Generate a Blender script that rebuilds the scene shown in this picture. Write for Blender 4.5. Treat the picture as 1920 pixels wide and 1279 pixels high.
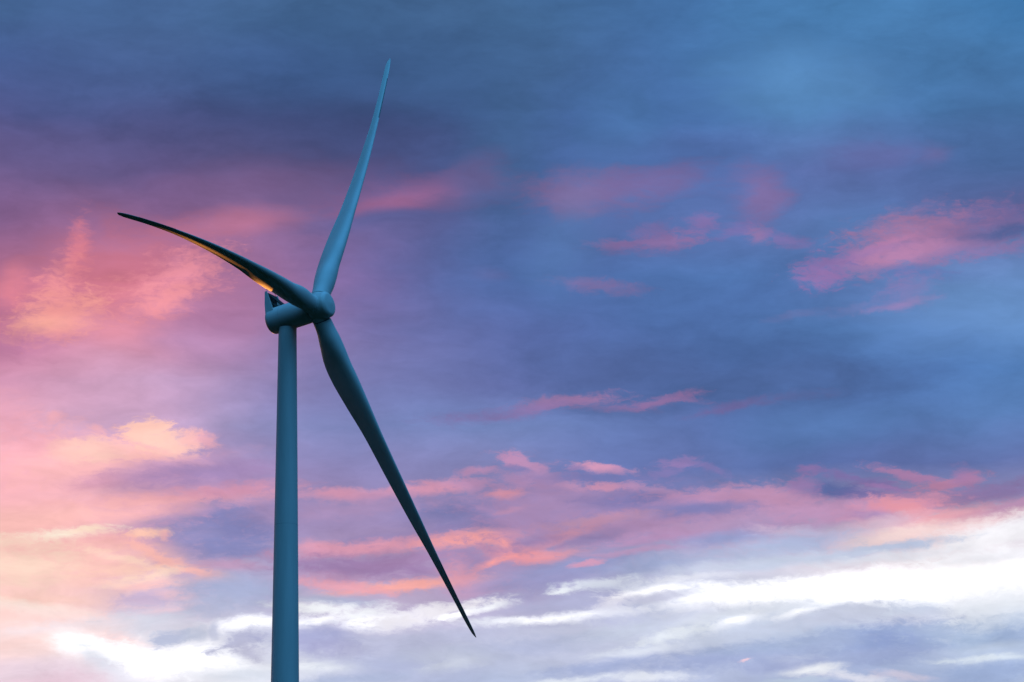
import bpy, bmesh, math, random
from math import sin, cos, pi, radians
from mathutils import Vector, Matrix

# ------------------------------------------------------------------ reset
for o in list(bpy.data.objects):
    bpy.data.objects.remove(o, do_unlink=True)
scene = bpy.context.scene
COL = scene.collection

# ------------------------------------------------------------------ camera
EYE = 1.7                                   # photographer's eye height above the field
PITCH, ROLL = 0.2604463506, -0.0098285659
cam_data = bpy.data.cameras.new('camera')
cam_data.sensor_width = 36.0
cam_data.lens = 36.0 * 6474.3217 / 1920.0
cam_data.clip_start = 0.5
cam_data.clip_end = 60000.0
cam = bpy.data.objects.new('camera', cam_data)
COL.objects.link(cam)
_r, _u = Vector((1, 0, 0)), Vector((0, -sin(PITCH), cos(PITCH)))
_f = Vector((0, cos(PITCH), sin(PITCH)))
R_ = _r * cos(ROLL) + _u * sin(ROLL)
U_ = _u * cos(ROLL) - _r * sin(ROLL)
m = Matrix(((R_.x, U_.x, -_f.x, 0), (R_.y, U_.y, -_f.y, 0), (R_.z, U_.z, -_f.z, EYE), (0, 0, 0, 1)))
cam.matrix_world = m
scene.camera = cam

# ------------------------------------------------------------------ exposure and sampling
scene.view_settings.view_transform = 'Standard'
scene.view_settings.look = 'None'
scene.view_settings.exposure = 0.0
scene.view_settings.gamma = 1.0
scene.view_settings.use_curve_mapping = False
scene.render.engine = 'CYCLES'
scene.cycles.max_bounces = 5
scene.cycles.use_adaptive_sampling = True
scene.cycles.adaptive_threshold = 0.015
scene.cycles.adaptive_min_samples = 8

# ------------------------------------------------------------------ sun: just above the horizon, behind and left of the turbine
SUN_AZ, SUN_EL = -9.0, 0.6                 # degrees; azimuth 0 = +Y, positive to the right (+X)
sd = Vector((sin(radians(SUN_AZ)) * cos(radians(SUN_EL)), cos(radians(SUN_AZ)) * cos(radians(SUN_EL)), sin(radians(SUN_EL))))
sun_data = bpy.data.lights.new('sun', 'SUN')
sun_data.energy = 0.38
sun_data.angle = radians(0.6)
sun_data.color = (1.0, 0.34, 0.06)
sun = bpy.data.objects.new('sun', sun_data)
COL.objects.link(sun)
sun.rotation_euler = (-sd).to_track_quat('-Z', 'Y').to_euler()
sun.location = (-400, 300, 300)

# ------------------------------------------------------------------ sky
def lin(rgb):
    out = []
    for v in rgb:
        v = v / 255.0
        out.append(v / 12.92 if v <= 0.04045 else ((v + 0.055) / 1.055) ** 2.4)
    return out

# sky colour by elevation (deg) for azimuths [-9.2, -8.2, -7.1, -6, -5, -4, -3, -2, -1, 0, 1, 2, 3, 4, 5, 6, 7.1, 8.2, 9.2]
SKY_AZ = [-9.2, -8.2, -7.1, -6, -5, -4, -3, -2, -1, 0, 1, 2, 3, 4, 5, 6, 7.1, 8.2, 9.2]
SKY_ROWS = [
 (9.4, [(236,210,220), (234,212,223), (231,219,232), (238,235,246), (236,238,248), (225,229,243), (200,205,229), (184,191,221), (178,187,219), (182,193,221), (189,196,223), (188,195,223), (183,193,222), (177,187,219), (169,182,216), (166,180,215), (174,188,219), (173,189,219), (174,190,220)]),
 (10.0, [(250,215,213), (250,221,219), (248,234,234), (220,217,232), (214,216,234), (207,210,231), (188,190,219), (192,194,221), (197,199,224), (199,202,225), (195,199,224), (199,205,227), (204,212,231), (196,206,228), (187,199,225), (184,198,224), (194,206,229), (197,209,231), (200,211,232)]),
 (10.4, [(252,211,204), (252,213,208), (250,218,216), (220,203,220), (203,199,223), (193,194,222), (191,180,210), (191,180,209), (189,180,209), (184,179,210), (178,180,213), (187,193,221), (204,211,231), (208,215,233), (212,219,235), (218,224,238), (226,231,242), (230,235,245), (233,237,246)]),
 (11.0, [(254,204,194), (254,202,194), (251,197,195), (217,182,202), (188,174,207), (174,169,206), (190,164,196), (184,158,192), (176,154,190), (168,150,190), (159,154,197), (170,172,208), (192,196,222), (208,208,228), (223,219,232), (236,228,235), (243,235,238), (244,240,245), (244,241,246)]),
 (11.6, [(254,197,187), (253,194,187), (248,184,187), (202,160,188), (172,150,190), (158,146,190), (168,145,184), (159,139,180), (158,137,179), (169,142,180), (156,139,181), (154,142,185), (159,149,192), (172,161,197), (190,172,198), (210,185,200), (226,203,210), (224,213,225), (220,213,228)]),
 (12.2, [(248,184,188), (247,184,188), (240,179,188), (198,153,185), (174,144,186), (159,140,186), (155,138,182), (147,134,180), (145,133,179), (151,136,180), (133,129,179), (125,126,178), (124,127,178), (124,130,178), (127,130,175), (132,131,173), (137,135,175), (138,137,181), (135,135,181)]),
 (12.8, [(243,176,191), (240,177,191), (230,175,192), (198,154,189), (177,146,188), (160,141,187), (143,136,185), (137,134,184), (133,133,183), (130,133,184), (112,125,181), (103,119,177), (101,116,172), (93,114,170), (90,111,167), (91,109,165), (95,111,166), (100,117,173), (102,120,176)]),
 (13.5, [(237,173,190), (230,173,195), (214,171,202), (202,167,202), (172,155,197), (143,143,192), (126,135,188), (121,134,188), (118,135,189), (118,136,190), (108,129,186), (100,122,179), (93,115,173), (88,116,174), (86,117,173), (85,117,174), (87,120,177), (90,126,182), (91,128,185)]),
 (14.2, [(208,144,174), (211,153,183), (213,166,198), (203,162,196), (176,150,192), (148,137,186), (127,126,179), (116,122,177), (108,118,175), (102,114,173), (92,109,165), (85,105,160), (80,103,157), (77,102,156), (77,106,161), (79,112,170), (83,122,182), (85,127,186), (86,130,187)]),
 (15.0, [(193,117,151), (203,129,157), (217,145,167), (203,136,167), (178,131,171), (152,126,173), (126,117,171), (110,114,170), (98,111,169), (91,109,169), (85,108,167), (82,109,168), (81,112,170), (77,110,166), (79,115,171), (84,123,181), (95,133,190), (101,141,198), (104,146,202)]),
 (15.9, [(173,109,141), (188,115,143), (207,124,145), (194,119,146), (174,116,152), (151,112,158), (126,107,161), (104,106,163), (89,107,165), (81,110,169), (81,111,170), (81,113,172), (80,116,175), (81,118,176), (85,119,176), (92,120,176), (102,129,183), (104,136,191), (104,139,195)]),
 (16.8, [(134,98,143), (143,102,145), (154,106,146), (144,101,144), (148,106,148), (141,106,151), (116,101,152), (98,97,150), (85,99,153), (78,106,162), (83,107,163), (87,109,166), (89,113,171), (92,114,172), (91,118,175), (87,122,178), (90,109,165), (90,101,154), (89,98,150)]),
 (17.7, [(107,92,140), (104,91,138), (101,89,135), (99,87,135), (98,87,132), (93,85,129), (81,81,127), (78,82,130), (74,87,136), (69,95,145), (74,103,158), (79,108,166), (82,109,168), (88,110,169), (92,112,170), (95,113,172), (82,107,163), (75,104,157), (72,103,155)]),
 (18.6, [(82,88,140), (81,88,139), (80,87,137), (79,86,135), (73,83,131), (67,81,128), (61,80,126), (62,82,129), (63,87,135), (64,95,143), (70,102,157), (73,107,166), (73,110,168), (81,123,178), (84,130,183), (83,127,181), (74,116,168), (71,112,163), (70,113,163)]),
 (19.5, [(72,96,150), (73,96,148), (73,97,147), (73,98,146), (69,97,145), (64,94,142), (60,90,136), (61,91,137), (63,94,140), (65,99,144), (69,104,153), (71,108,161), (72,113,168), (75,121,174), (77,125,177), (76,124,176), (73,121,172), (72,120,171), (70,120,172)]),
 (20.3, [(67,98,143), (69,99,146), (71,102,150), (72,103,151), (70,103,149), (67,101,146), (64,98,141), (65,98,141), (66,100,143), (67,103,147), (68,106,153), (69,109,160), (69,112,165), (72,120,172), (74,124,176), (74,126,178), (75,126,178), (69,122,175), (60,118,172)]),
 (21.1, [(66,98,142), (68,100,146), (70,102,150), (72,104,152), (71,104,149), (69,103,146), (66,100,142), (66,100,142), (67,101,144), (68,104,148), (68,106,154), (68,109,160), (68,112,164), (72,119,171), (74,125,177), (74,126,178), (75,126,178), (69,123,175), (60,118,172)]),
]
# cloud banks: azimuth, elevation, half width, half height (deg), tilt, colour, cover, softness, raggedness, fine
CLOUDS = [
 (-4.99, 19.22, 2.437, 0.354, 4, (70,98,150), 0.4, 0.9, 0.3, 0),
 (-3.68, 18.45, 2.052, 0.398, -6, (64,74,118), 0.55, 0.9, 0.4, 0),
 (-3.32, 19.25, 1.125, 0.354, 0, (58,86,132), 0.5, 0.9, 0.3, 0),
 (-1.26, 19.52, 1.502, 0.619, -20, (62,94,138), 0.5, 0.9, 0.4, 0),
 (0.04, 18.37, 0.559, 1.062, -10, (66,98,142), 0.5, 0.9, 0.4, 0),
 (1.99, 18.51, 0.653, 0.531, 20, (78,124,174), 0.35, 0.9, 0.5, 0),
 (4.89, 19.09, 0.843, 0.398, 0, (92,142,194), 0.6, 0.9, 0.5, 0),
 (6.18, 18.91, 0.468, 0.265, 0, (88,136,188), 0.5, 0.9, 0.5, 0),
 (7.39, 19.20, 0.469, 0.619, 0, (70,116,166), 0.5, 0.9, 0.4, 0),
 (3.19, 18.13, 1.117, 0.230, 6, (80,108,166), 0.6, 0.9, 0.4, 0),
 (6.32, 17.89, 0.558, 0.142, 0, (108,112,172), 0.55, 0.9, 0.6, 0),
 (7.28, 17.81, 0.232, 0.124, 0, (118,110,164), 0.55, 0.9, 0.6, 0),
 (8.33, 17.76, 0.743, 0.442, 0, (72,104,154), 0.5, 0.9, 0.4, 0),
 (-4.42, 17.52, 1.763, 0.230, 4, (122,94,138), 0.5, 0.9, 0.4, 0),
 (-4.87, 16.85, 0.832, 0.195, 14, (196,122,152), 0.65, 0.8, 0.5, 0),
 (-1.73, 17.42, 1.206, 0.212, 6, (144,102,148), 0.85, 0.75, 0.5, 0),
 (-2.20, 17.27, 0.741, 0.124, 8, (158,104,146), 0.6, 0.8, 0.5, 0),
 (-0.71, 17.77, 0.558, 0.159, 18, (104,98,148), 0.5, 0.8, 0.6, 0),
 (-0.53, 17.40, 0.556, 0.195, 0, (76,98,150), 0.6, 0.8, 0.5, 0),
 (-2.38, 16.94, 1.018, 0.124, 4, (92,96,150), 0.6, 0.8, 0.5, 0),
 (1.60, 17.36, 0.834, 0.301, -2, (130,108,156), 0.8, 0.6, 0.8, 0),
 (2.62, 17.49, 0.649, 0.230, 4, (122,108,162), 0.75, 0.7, 0.8, 0),
 (1.23, 17.16, 0.370, 0.195, 0, (142,108,154), 0.6, 0.7, 0.7, 0),
 (4.14, 17.30, 0.389, 0.354, 0, (134,112,164), 0.75, 0.7, 0.8, 0),
 (1.91, 16.50, 0.425, 0.071, 2, (138,110,160), 0.8, 0.6, 0.8, 1),
 (2.76, 16.54, 0.406, 0.106, 5, (144,112,162), 0.8, 0.6, 0.8, 1),
 (2.23, 16.39, 0.553, 0.071, 0, (114,108,162), 0.5, 0.7, 0.8, 1),
 (2.44, 16.69, 0.314, 0.106, 10, (124,108,162), 0.6, 0.7, 0.8, 1),
 (3.34, 16.82, 0.185, 0.115, 10, (136,112,168), 0.7, 0.7, 0.8, 1),
 (3.85, 16.70, 0.277, 0.088, 30, (126,110,168), 0.6, 0.7, 0.8, 1),
 (4.21, 16.61, 0.185, 0.106, 0, (148,116,164), 0.8, 0.7, 0.7, 1),
 (4.73, 16.50, 0.351, 0.088, -14, (128,114,172), 0.75, 0.7, 0.8, 1),
 (1.48, 15.81, 0.570, 0.088, -6, (122,112,164), 0.85, 0.7, 0.7, 1),
 (-0.31, 16.03, 0.221, 0.106, 0, (94,104,158), 0.6, 0.8, 0.6, 0),
 (1.03, 16.54, 0.369, 0.708, -30, (88,124,180), 0.5, 0.9, 0.5, 0),
 (4.04, 15.55, 1.378, 0.354, 8, (76,108,166), 0.5, 0.9, 0.4, 0),
 (7.22, 16.36, 1.291, 0.301, 14, (150,116,162), 0.85, 0.6, 0.7, 1),
 (8.19, 16.67, 0.924, 0.212, 14, (110,102,154), 0.7, 0.8, 0.6, 1),
 (6.82, 16.51, 0.738, 0.265, 10, (166,120,160), 0.75, 0.8, 0.6, 1),
 (6.26, 16.27, 0.553, 0.062, 20, (178,124,166), 0.85, 0.6, 0.6, 1),
 (5.98, 16.16, 0.737, 0.080, 12, (156,122,176), 0.8, 0.7, 0.7, 1),
 (6.76, 16.16, 0.829, 0.124, 8, (182,130,172), 0.85, 0.7, 0.6, 1),
 (5.43, 15.99, 0.387, 0.212, 14, (136,114,172), 0.85, 0.6, 0.8, 1),
 (5.33, 15.86, 0.276, 0.106, 10, (150,116,172), 0.7, 0.7, 0.7, 1),
 (8.45, 16.47, 0.554, 0.088, 4, (82,100,154), 0.8, 0.6, 0.6, 1),
 (8.17, 16.22, 0.830, 0.106, 4, (136,120,172), 0.7, 0.7, 0.7, 1),
 (6.97, 15.87, 0.736, 0.088, -4, (92,118,178), 0.6, 0.7, 0.7, 1),
 (6.78, 15.59, 0.368, 0.195, 14, (132,124,180), 0.7, 0.7, 0.8, 1),
 (6.70, 15.39, 0.386, 0.053, 8, (152,128,180), 0.8, 0.7, 0.6, 1),
 (6.04, 15.35, 0.459, 0.062, 10, (110,124,180), 0.6, 0.7, 0.7, 1),
 (5.04, 15.27, 0.459, 0.053, 8, (106,118,172), 0.5, 0.7, 0.7, 1),
 (8.12, 15.31, 1.101, 0.354, 0, (106,148,202), 0.5, 0.9, 0.5, 0),
 (3.83, 14.50, 1.371, 0.354, -8, (74,104,160), 0.5, 0.9, 0.4, 0),
 (1.46, 14.46, 1.097, 0.354, 0, (82,102,156), 0.5, 0.9, 0.4, 0),
 (3.09, 14.07, 1.825, 0.212, 3, (74,98,150), 0.6, 0.8, 0.4, 0),
 (5.45, 14.14, 1.460, 0.212, 2, (78,104,156), 0.5, 0.9, 0.4, 0),
 (5.34, 13.39, 1.274, 0.230, 6, (88,124,180), 0.5, 0.9, 0.4, 0),
 (0.99, 13.93, 0.656, 0.088, 6, (152,118,162), 0.9, 0.6, 0.7, 1),
 (0.54, 13.82, 0.547, 0.062, 14, (148,118,168), 0.8, 0.6, 0.7, 1),
 (-0.33, 13.70, 0.820, 0.088, 3, (128,118,172), 0.7, 0.7, 0.7, 1),
 (1.54, 13.82, 0.547, 0.062, -8, (122,112,162), 0.6, 0.7, 0.7, 1),
 (2.52, 13.89, 0.511, 0.071, 8, (142,112,160), 0.85, 0.6, 0.7, 1),
 (3.00, 13.93, 0.237, 0.044, -16, (140,112,160), 0.6, 0.7, 0.7, 1),
 (3.74, 13.76, 0.547, 0.062, 8, (112,104,158), 0.75, 0.7, 0.7, 1),
 (4.72, 13.90, 0.547, 0.062, 6, (92,104,156), 0.6, 0.7, 0.7, 1),
 (-6.68, 16.07, 0.875, 0.478, 0, (214,122,142), 0.6, 0.9, 0.8, 0),
 (-6.81, 15.63, 0.551, 0.212, 8, (224,132,148), 0.6, 0.9, 0.9, 1),
 (-8.21, 15.68, 0.460, 0.159, 6, (222,130,148), 0.5, 0.9, 0.9, 1),
 (-7.49, 16.29, 0.148, 0.407, -6, (228,130,142), 0.6, 0.9, 0.8, 1),
 (-7.80, 15.28, 0.587, 0.265, 16, (250,166,156), 0.85, 0.8, 0.9, 1),
 (-7.74, 15.60, 0.276, 0.389, -10, (244,154,156), 0.6, 0.9, 0.9, 1),
 (-7.97, 15.12, 0.458, 0.124, 0, (254,178,162), 0.6, 0.8, 0.5, 0),
 (-5.68, 15.96, 0.571, 0.265, 20, (236,148,162), 0.75, 0.9, 0.9, 1),
 (-6.03, 15.53, 0.423, 0.177, 18, (238,150,158), 0.75, 0.9, 0.9, 1),
 (-6.93, 15.06, 0.550, 0.195, -8, (234,150,166), 0.5, 0.9, 0.5, 0),
 (-8.67, 15.76, 0.221, 0.230, 0, (230,134,148), 0.6, 0.9, 0.5, 0),
 (-8.54, 14.71, 0.823, 0.177, 4, (180,116,156), 0.55, 0.9, 0.5, 0),
 (-5.12, 15.35, 0.551, 0.265, 10, (180,126,170), 0.5, 0.9, 0.5, 0),
 (-5.30, 14.91, 0.824, 0.177, 0, (184,144,188), 0.5, 0.9, 0.5, 0),
 (-8.05, 12.93, 0.999, 0.407, 6, (250,180,188), 0.8, 0.7, 0.6, 1),
 (-7.24, 12.85, 0.998, 0.265, 12, (250,186,188), 0.85, 0.6, 0.6, 1),
 (-7.47, 13.09, 0.309, 0.142, 6, (254,198,190), 0.85, 0.5, 0.7, 1),
 (-6.98, 13.08, 0.418, 0.159, 0, (254,204,192), 0.8, 0.6, 0.6, 1),
 (-6.62, 13.11, 0.273, 0.088, -6, (250,192,188), 0.7, 0.6, 0.7, 1),
 (-8.33, 13.44, 0.546, 0.265, -30, (244,172,190), 0.55, 0.8, 0.6, 1),
 (-5.99, 13.17, 0.600, 0.212, -14, (252,190,188), 0.9, 0.45, 0.7, 1),
 (-6.22, 13.38, 0.273, 0.195, 0, (254,200,186), 0.95, 0.4, 0.7, 1),
 (-5.81, 13.24, 0.400, 0.142, -20, (254,206,192), 0.8, 0.6, 0.6, 1),
 (-5.41, 13.28, 0.200, 0.106, -20, (250,190,188), 0.85, 0.5, 0.7, 1),
 (-5.11, 13.27, 0.164, 0.080, -10, (236,174,188), 0.8, 0.6, 0.7, 1),
 (-6.93, 13.42, 0.146, 0.062, -10, (240,178,190), 0.8, 0.6, 0.7, 1),
 (-7.69, 13.61, 0.127, 0.080, 0, (244,176,188), 0.75, 0.6, 0.7, 1),
 (-5.72, 12.89, 0.817, 0.088, 8, (206,160,196), 0.6, 0.8, 0.5, 1),
 (-5.89, 12.68, 1.089, 0.124, 6, (182,142,184), 0.8, 0.7, 0.5, 1),
 (-5.00, 12.76, 0.817, 0.142, 6, (160,136,184), 0.8, 0.8, 0.5, 1),
 (-7.06, 12.55, 0.363, 0.106, 4, (222,160,184), 0.5, 0.8, 0.5, 1),
 (-5.98, 12.28, 1.359, 0.106, 4, (240,172,180), 0.85, 0.7, 0.5, 1),
 (-4.72, 12.46, 0.816, 0.106, 5, (212,150,178), 0.85, 0.7, 0.5, 1),
 (-4.59, 12.27, 0.543, 0.080, 3, (200,156,188), 0.6, 0.8, 0.5, 1),
 (-5.70, 12.01, 0.724, 0.142, 8, (176,146,186), 0.8, 0.7, 0.6, 1),
 (-4.81, 11.87, 0.597, 0.283, -4, (134,134,186), 0.95, 0.45, 0.6, 1),
 (-5.34, 11.65, 0.542, 0.230, -14, (146,142,190), 0.8, 0.6, 0.6, 1),
 (-4.71, 11.48, 0.632, 0.159, 0, (138,140,192), 0.85, 0.6, 0.5, 1),
 (-6.42, 12.06, 0.814, 0.080, 5, (248,178,184), 0.6, 0.8, 0.5, 1),
 (-7.58, 11.97, 1.176, 0.177, 3, (254,194,186), 0.6, 0.9, 0.4, 1),
 (-7.53, 11.68, 0.506, 0.062, 5, (255,242,222), 0.95, 0.9, 0.9, 1),
 (-7.17, 11.76, 0.253, 0.044, 8, (255,232,206), 0.8, 0.7, 0.5, 1),
 (-8.27, 11.54, 0.452, 0.071, 0, (255,224,204), 0.55, 0.9, 0.7, 1),
 (-6.77, 11.59, 0.452, 0.106, -4, (252,184,184), 0.7, 0.8, 0.5, 1),
 (-6.24, 11.71, 0.307, 0.062, 4, (254,200,180), 0.9, 0.6, 0.7, 1),
 (-5.85, 11.68, 0.054, 0.053, 0, (240,178,176), 0.7, 0.7, 0.5, 1),
 (-6.23, 11.45, 0.325, 0.088, -24, (254,186,180), 0.9, 0.5, 0.7, 1),
 (-7.03, 11.28, 0.902, 0.230, 0, (254,198,188), 0.7, 0.9, 0.5, 1),
 (-8.18, 11.16, 0.677, 0.230, 0, (254,224,204), 0.7, 0.9, 0.6, 1),
 (-6.54, 11.29, 0.632, 0.053, -14, (255,216,198), 0.75, 0.8, 0.9, 1),
 (-5.51, 11.14, 0.505, 0.097, -10, (254,190,184), 0.95, 0.5, 0.6, 1),
 (-6.05, 11.06, 0.505, 0.071, 10, (255,218,200), 0.8, 0.8, 0.9, 1),
 (-6.76, 11.11, 0.631, 0.062, 4, (254,206,190), 0.7, 0.7, 0.6, 1),
 (-6.58, 10.89, 0.415, 0.044, 8, (255,218,204), 0.7, 0.8, 0.9, 1),
 (-7.15, 10.90, 0.360, 0.053, 0, (254,204,196), 0.7, 0.7, 0.6, 1),
 (-6.04, 10.89, 0.451, 0.071, 3, (254,200,196), 0.8, 0.6, 0.6, 1),
 (-8.07, 10.65, 0.810, 0.071, 2, (254,208,196), 0.7, 0.8, 0.5, 1),
 (-8.07, 10.50, 0.810, 0.080, -4, (255,240,224), 0.7, 0.8, 0.5, 1),
 (-4.89, 11.20, 0.541, 0.080, 2, (196,158,192), 0.85, 0.6, 0.6, 1),
 (-6.17, 10.66, 0.396, 0.124, 4, (204,182,212), 0.9, 0.5, 0.6, 1),
 (-6.39, 10.46, 0.360, 0.124, 10, (214,196,220), 0.7, 0.7, 0.6, 1),
 (-5.73, 10.71, 0.270, 0.062, -6, (252,200,204), 0.85, 0.6, 0.7, 1),
 (-5.81, 10.50, 0.324, 0.044, 14, (244,204,214), 0.75, 0.6, 0.7, 1),
 (-4.79, 10.79, 0.811, 0.230, 0, (168,178,214), 0.85, 0.7, 0.5, 1),
 (-5.06, 10.51, 0.630, 0.142, 4, (184,190,220), 0.7, 0.8, 0.5, 1),
 (-7.45, 10.40, 1.080, 0.088, -4, (254,222,222), 0.6, 0.8, 0.5, 1),
 (-7.36, 10.18, 0.989, 0.106, 3, (240,230,238), 0.7, 0.8, 0.5, 1),
 (-6.21, 10.28, 0.540, 0.142, 0, (206,214,232), 0.7, 0.8, 0.5, 1),
 (-6.47, 9.93, 0.449, 0.088, -14, (252,214,214), 0.9, 0.6, 0.7, 1),
 (-8.06, 9.96, 1.078, 0.097, 8, (252,216,212), 0.7, 0.7, 0.5, 1),
 (-8.31, 9.73, 0.539, 0.071, 14, (252,218,214), 0.6, 0.8, 0.5, 1),
 (-7.26, 9.91, 0.341, 0.142, -4, (255,255,255), 1, 0.7, 0.5, 1),
 (-5.49, 9.70, 1.077, 0.212, -2, (255,255,255), 1, 0.5, 0.7, 1),
 (-6.37, 9.63, 0.449, 0.177, -10, (255,255,255), 0.9, 0.7, 0.6, 1),
 (-4.43, 10.23, 0.486, 0.088, 4, (250,251,255), 0.9, 0.7, 0.8, 1),
 (-5.85, 9.98, 0.306, 0.088, 8, (190,196,222), 0.95, 0.5, 0.7, 1),
 (-5.39, 10.05, 0.216, 0.080, 28, (198,204,226), 0.85, 0.6, 0.7, 1),
 (-5.07, 10.11, 0.081, 0.124, -20, (198,202,226), 0.8, 0.6, 0.7, 1),
 (-4.61, 9.96, 0.413, 0.115, 16, (188,190,218), 0.95, 0.5, 0.7, 1),
 (-4.43, 9.76, 0.359, 0.115, -10, (192,192,218), 0.85, 0.6, 0.7, 1),
 (-6.81, 9.57, 0.449, 0.124, -30, (220,226,240), 0.8, 0.7, 0.6, 1),
 (-4.60, 9.39, 0.448, 0.080, 0, (222,228,242), 0.8, 0.7, 0.6, 1),
 (-7.95, 9.42, 0.987, 0.195, 0, (234,212,226), 0.8, 0.8, 0.4, 1),
 (-7.77, 9.27, 0.628, 0.106, 6, (232,200,216), 0.7, 0.8, 0.5, 1),
 (-2.92, 12.38, 0.815, 0.080, 2, (204,152,184), 0.85, 0.6, 0.6, 1),
 (-2.96, 12.41, 0.362, 0.053, -8, (214,152,180), 0.8, 0.6, 0.6, 1),
 (-2.11, 12.38, 0.544, 0.071, 4, (196,146,182), 0.7, 0.7, 0.6, 1),
 (-1.34, 12.50, 0.689, 0.097, 7, (210,150,178), 0.95, 0.55, 0.6, 1),
 (-0.75, 12.57, 0.363, 0.053, 0, (188,144,184), 0.7, 0.7, 0.6, 1),
 (-0.57, 12.76, 0.272, 0.053, 3, (188,144,184), 0.85, 0.6, 0.6, 1),
 (-1.07, 12.11, 0.996, 0.212, 2, (120,124,176), 0.85, 0.6, 0.5, 1),
 (-0.57, 11.87, 0.543, 0.106, 4, (126,124,174), 0.7, 0.7, 0.5, 1),
 (-2.92, 12.00, 0.995, 0.195, 2, (156,138,182), 0.7, 0.8, 0.5, 1),
 (-2.20, 11.64, 0.994, 0.071, 3, (148,134,182), 0.6, 0.8, 0.5, 1),
 (-2.38, 11.52, 1.355, 0.088, 3, (220,154,176), 0.9, 0.6, 0.6, 1),
 (-3.37, 11.55, 0.361, 0.071, 0, (224,156,176), 0.7, 0.7, 0.6, 1),
 (-0.66, 11.65, 0.723, 0.097, 4, (248,164,160), 0.95, 0.5, 0.6, 1),
 (-0.12, 11.58, 0.271, 0.080, -20, (246,160,158), 0.9, 0.6, 0.6, 1),
 (0.19, 11.38, 0.542, 0.097, -6, (240,152,156), 0.9, 0.5, 0.6, 1),
 (-0.26, 11.29, 0.325, 0.053, 16, (250,160,154), 0.95, 0.5, 0.6, 1),
 (0.69, 11.38, 0.451, 0.071, 6, (222,156,172), 0.75, 0.7, 0.6, 1),
 (-0.85, 11.30, 0.632, 0.159, 6, (160,136,180), 0.75, 0.7, 0.6, 1),
 (-2.65, 11.20, 1.173, 0.177, 0, (160,130,176), 0.9, 0.6, 0.5, 1),
 (-1.84, 11.31, 0.632, 0.088, 8, (164,130,174), 0.6, 0.8, 0.5, 1),
 (-3.27, 11.00, 0.541, 0.088, -2, (196,150,184), 0.6, 0.8, 0.5, 1),
 (-1.88, 10.87, 1.081, 0.080, 6, (246,172,168), 1, 0.6, 0.6, 1),
 (-2.91, 10.87, 0.721, 0.071, -6, (230,164,180), 0.85, 0.6, 0.6, 1),
 (-0.85, 10.99, 0.325, 0.212, -40, (222,158,178), 0.75, 0.7, 0.6, 1),
 (-0.40, 10.86, 0.541, 0.124, 8, (176,152,192), 0.7, 0.7, 0.6, 1),
 (-3.09, 10.64, 0.720, 0.080, -6, (178,184,214), 0.8, 0.6, 0.6, 1),
 (-0.31, 10.63, 0.540, 0.088, 6, (158,156,200), 0.8, 0.6, 0.6, 1),
 (-3.27, 10.50, 0.540, 0.080, -4, (246,248,253), 0.95, 0.6, 0.8, 1),
 (-3.31, 10.27, 0.396, 0.062, 10, (248,250,254), 0.95, 0.6, 0.8, 1),
 (-2.47, 10.43, 0.396, 0.088, 14, (244,246,252), 0.85, 0.6, 0.9, 1),
 (-2.47, 10.23, 0.234, 0.071, 6, (254,254,255), 1, 0.6, 0.8, 1),
 (-2.11, 10.34, 0.450, 0.053, 10, (250,250,254), 0.9, 0.6, 0.8, 1),
 (-1.66, 10.34, 0.810, 0.124, 8, (232,230,242), 0.85, 0.7, 0.8, 1),
 (-1.12, 10.48, 0.810, 0.088, 10, (238,234,242), 0.85, 0.6, 0.8, 1),
 (-0.85, 10.40, 0.270, 0.044, 12, (252,252,255), 0.9, 0.6, 0.8, 1),
 (-0.40, 10.51, 0.324, 0.053, 10, (244,246,252), 0.95, 0.6, 0.8, 1),
 (-0.05, 10.26, 0.540, 0.062, 2, (232,236,246), 0.8, 0.7, 0.7, 1),
 (-3.36, 10.01, 0.629, 0.177, 4, (168,172,212), 0.9, 0.6, 0.5, 1),
 (-3.09, 9.86, 0.539, 0.106, -4, (172,172,210), 0.6, 0.7, 0.5, 1),
 (-0.68, 10.05, 0.899, 0.106, 4, (184,188,218), 0.65, 0.9, 0.8, 1),
 (-3.27, 9.53, 0.628, 0.080, 0, (240,244,251), 0.85, 0.7, 0.6, 1),
 (-2.20, 9.55, 0.808, 0.124, 4, (170,178,212), 0.6, 0.9, 0.6, 1),
 (-1.21, 9.74, 0.539, 0.080, 4, (200,206,228), 0.7, 0.9, 0.7, 1),
 (-0.95, 9.63, 0.539, 0.080, 10, (214,220,236), 0.7, 0.8, 0.6, 1),
 (-2.91, 9.33, 0.807, 0.062, 3, (172,184,216), 0.7, 0.8, 0.5, 1),
 (2.41, 12.01, 2.352, 0.301, 2, (160,134,182), 0.6, 0.9, 0.6, 1),
 (7.53, 12.13, 1.629, 0.177, 2, (142,118,168), 0.5, 0.9, 0.6, 1),
 (1.50, 11.85, 1.718, 0.142, 5, (176,138,176), 0.65, 0.9, 0.8, 1),
 (3.49, 11.90, 1.537, 0.159, 4, (182,146,186), 0.6, 0.9, 0.8, 1),
 (5.56, 12.09, 1.539, 0.177, -2, (182,140,178), 0.65, 0.9, 0.8, 1),
 (0.20, 12.22, 0.634, 0.389, 0, (172,138,180), 0.6, 0.9, 0.8, 1),
 (1.06, 12.39, 1.087, 0.106, -2, (164,136,182), 0.6, 0.8, 0.8, 1),
 (-2.38, 12.19, 1.449, 0.106, 3, (178,146,186), 0.5, 0.9, 0.8, 1),
 (0.03, 12.95, 0.272, 0.080, -14, (188,142,182), 0.95, 0.5, 0.7, 1),
 (0.39, 12.83, 0.309, 0.062, -34, (186,142,182), 0.9, 0.5, 0.7, 1),
 (0.16, 12.80, 0.182, 0.044, -10, (132,126,178), 0.8, 0.6, 0.6, 1),
 (0.34, 12.60, 0.453, 0.106, 4, (174,138,180), 0.85, 0.6, 0.7, 1),
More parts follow.
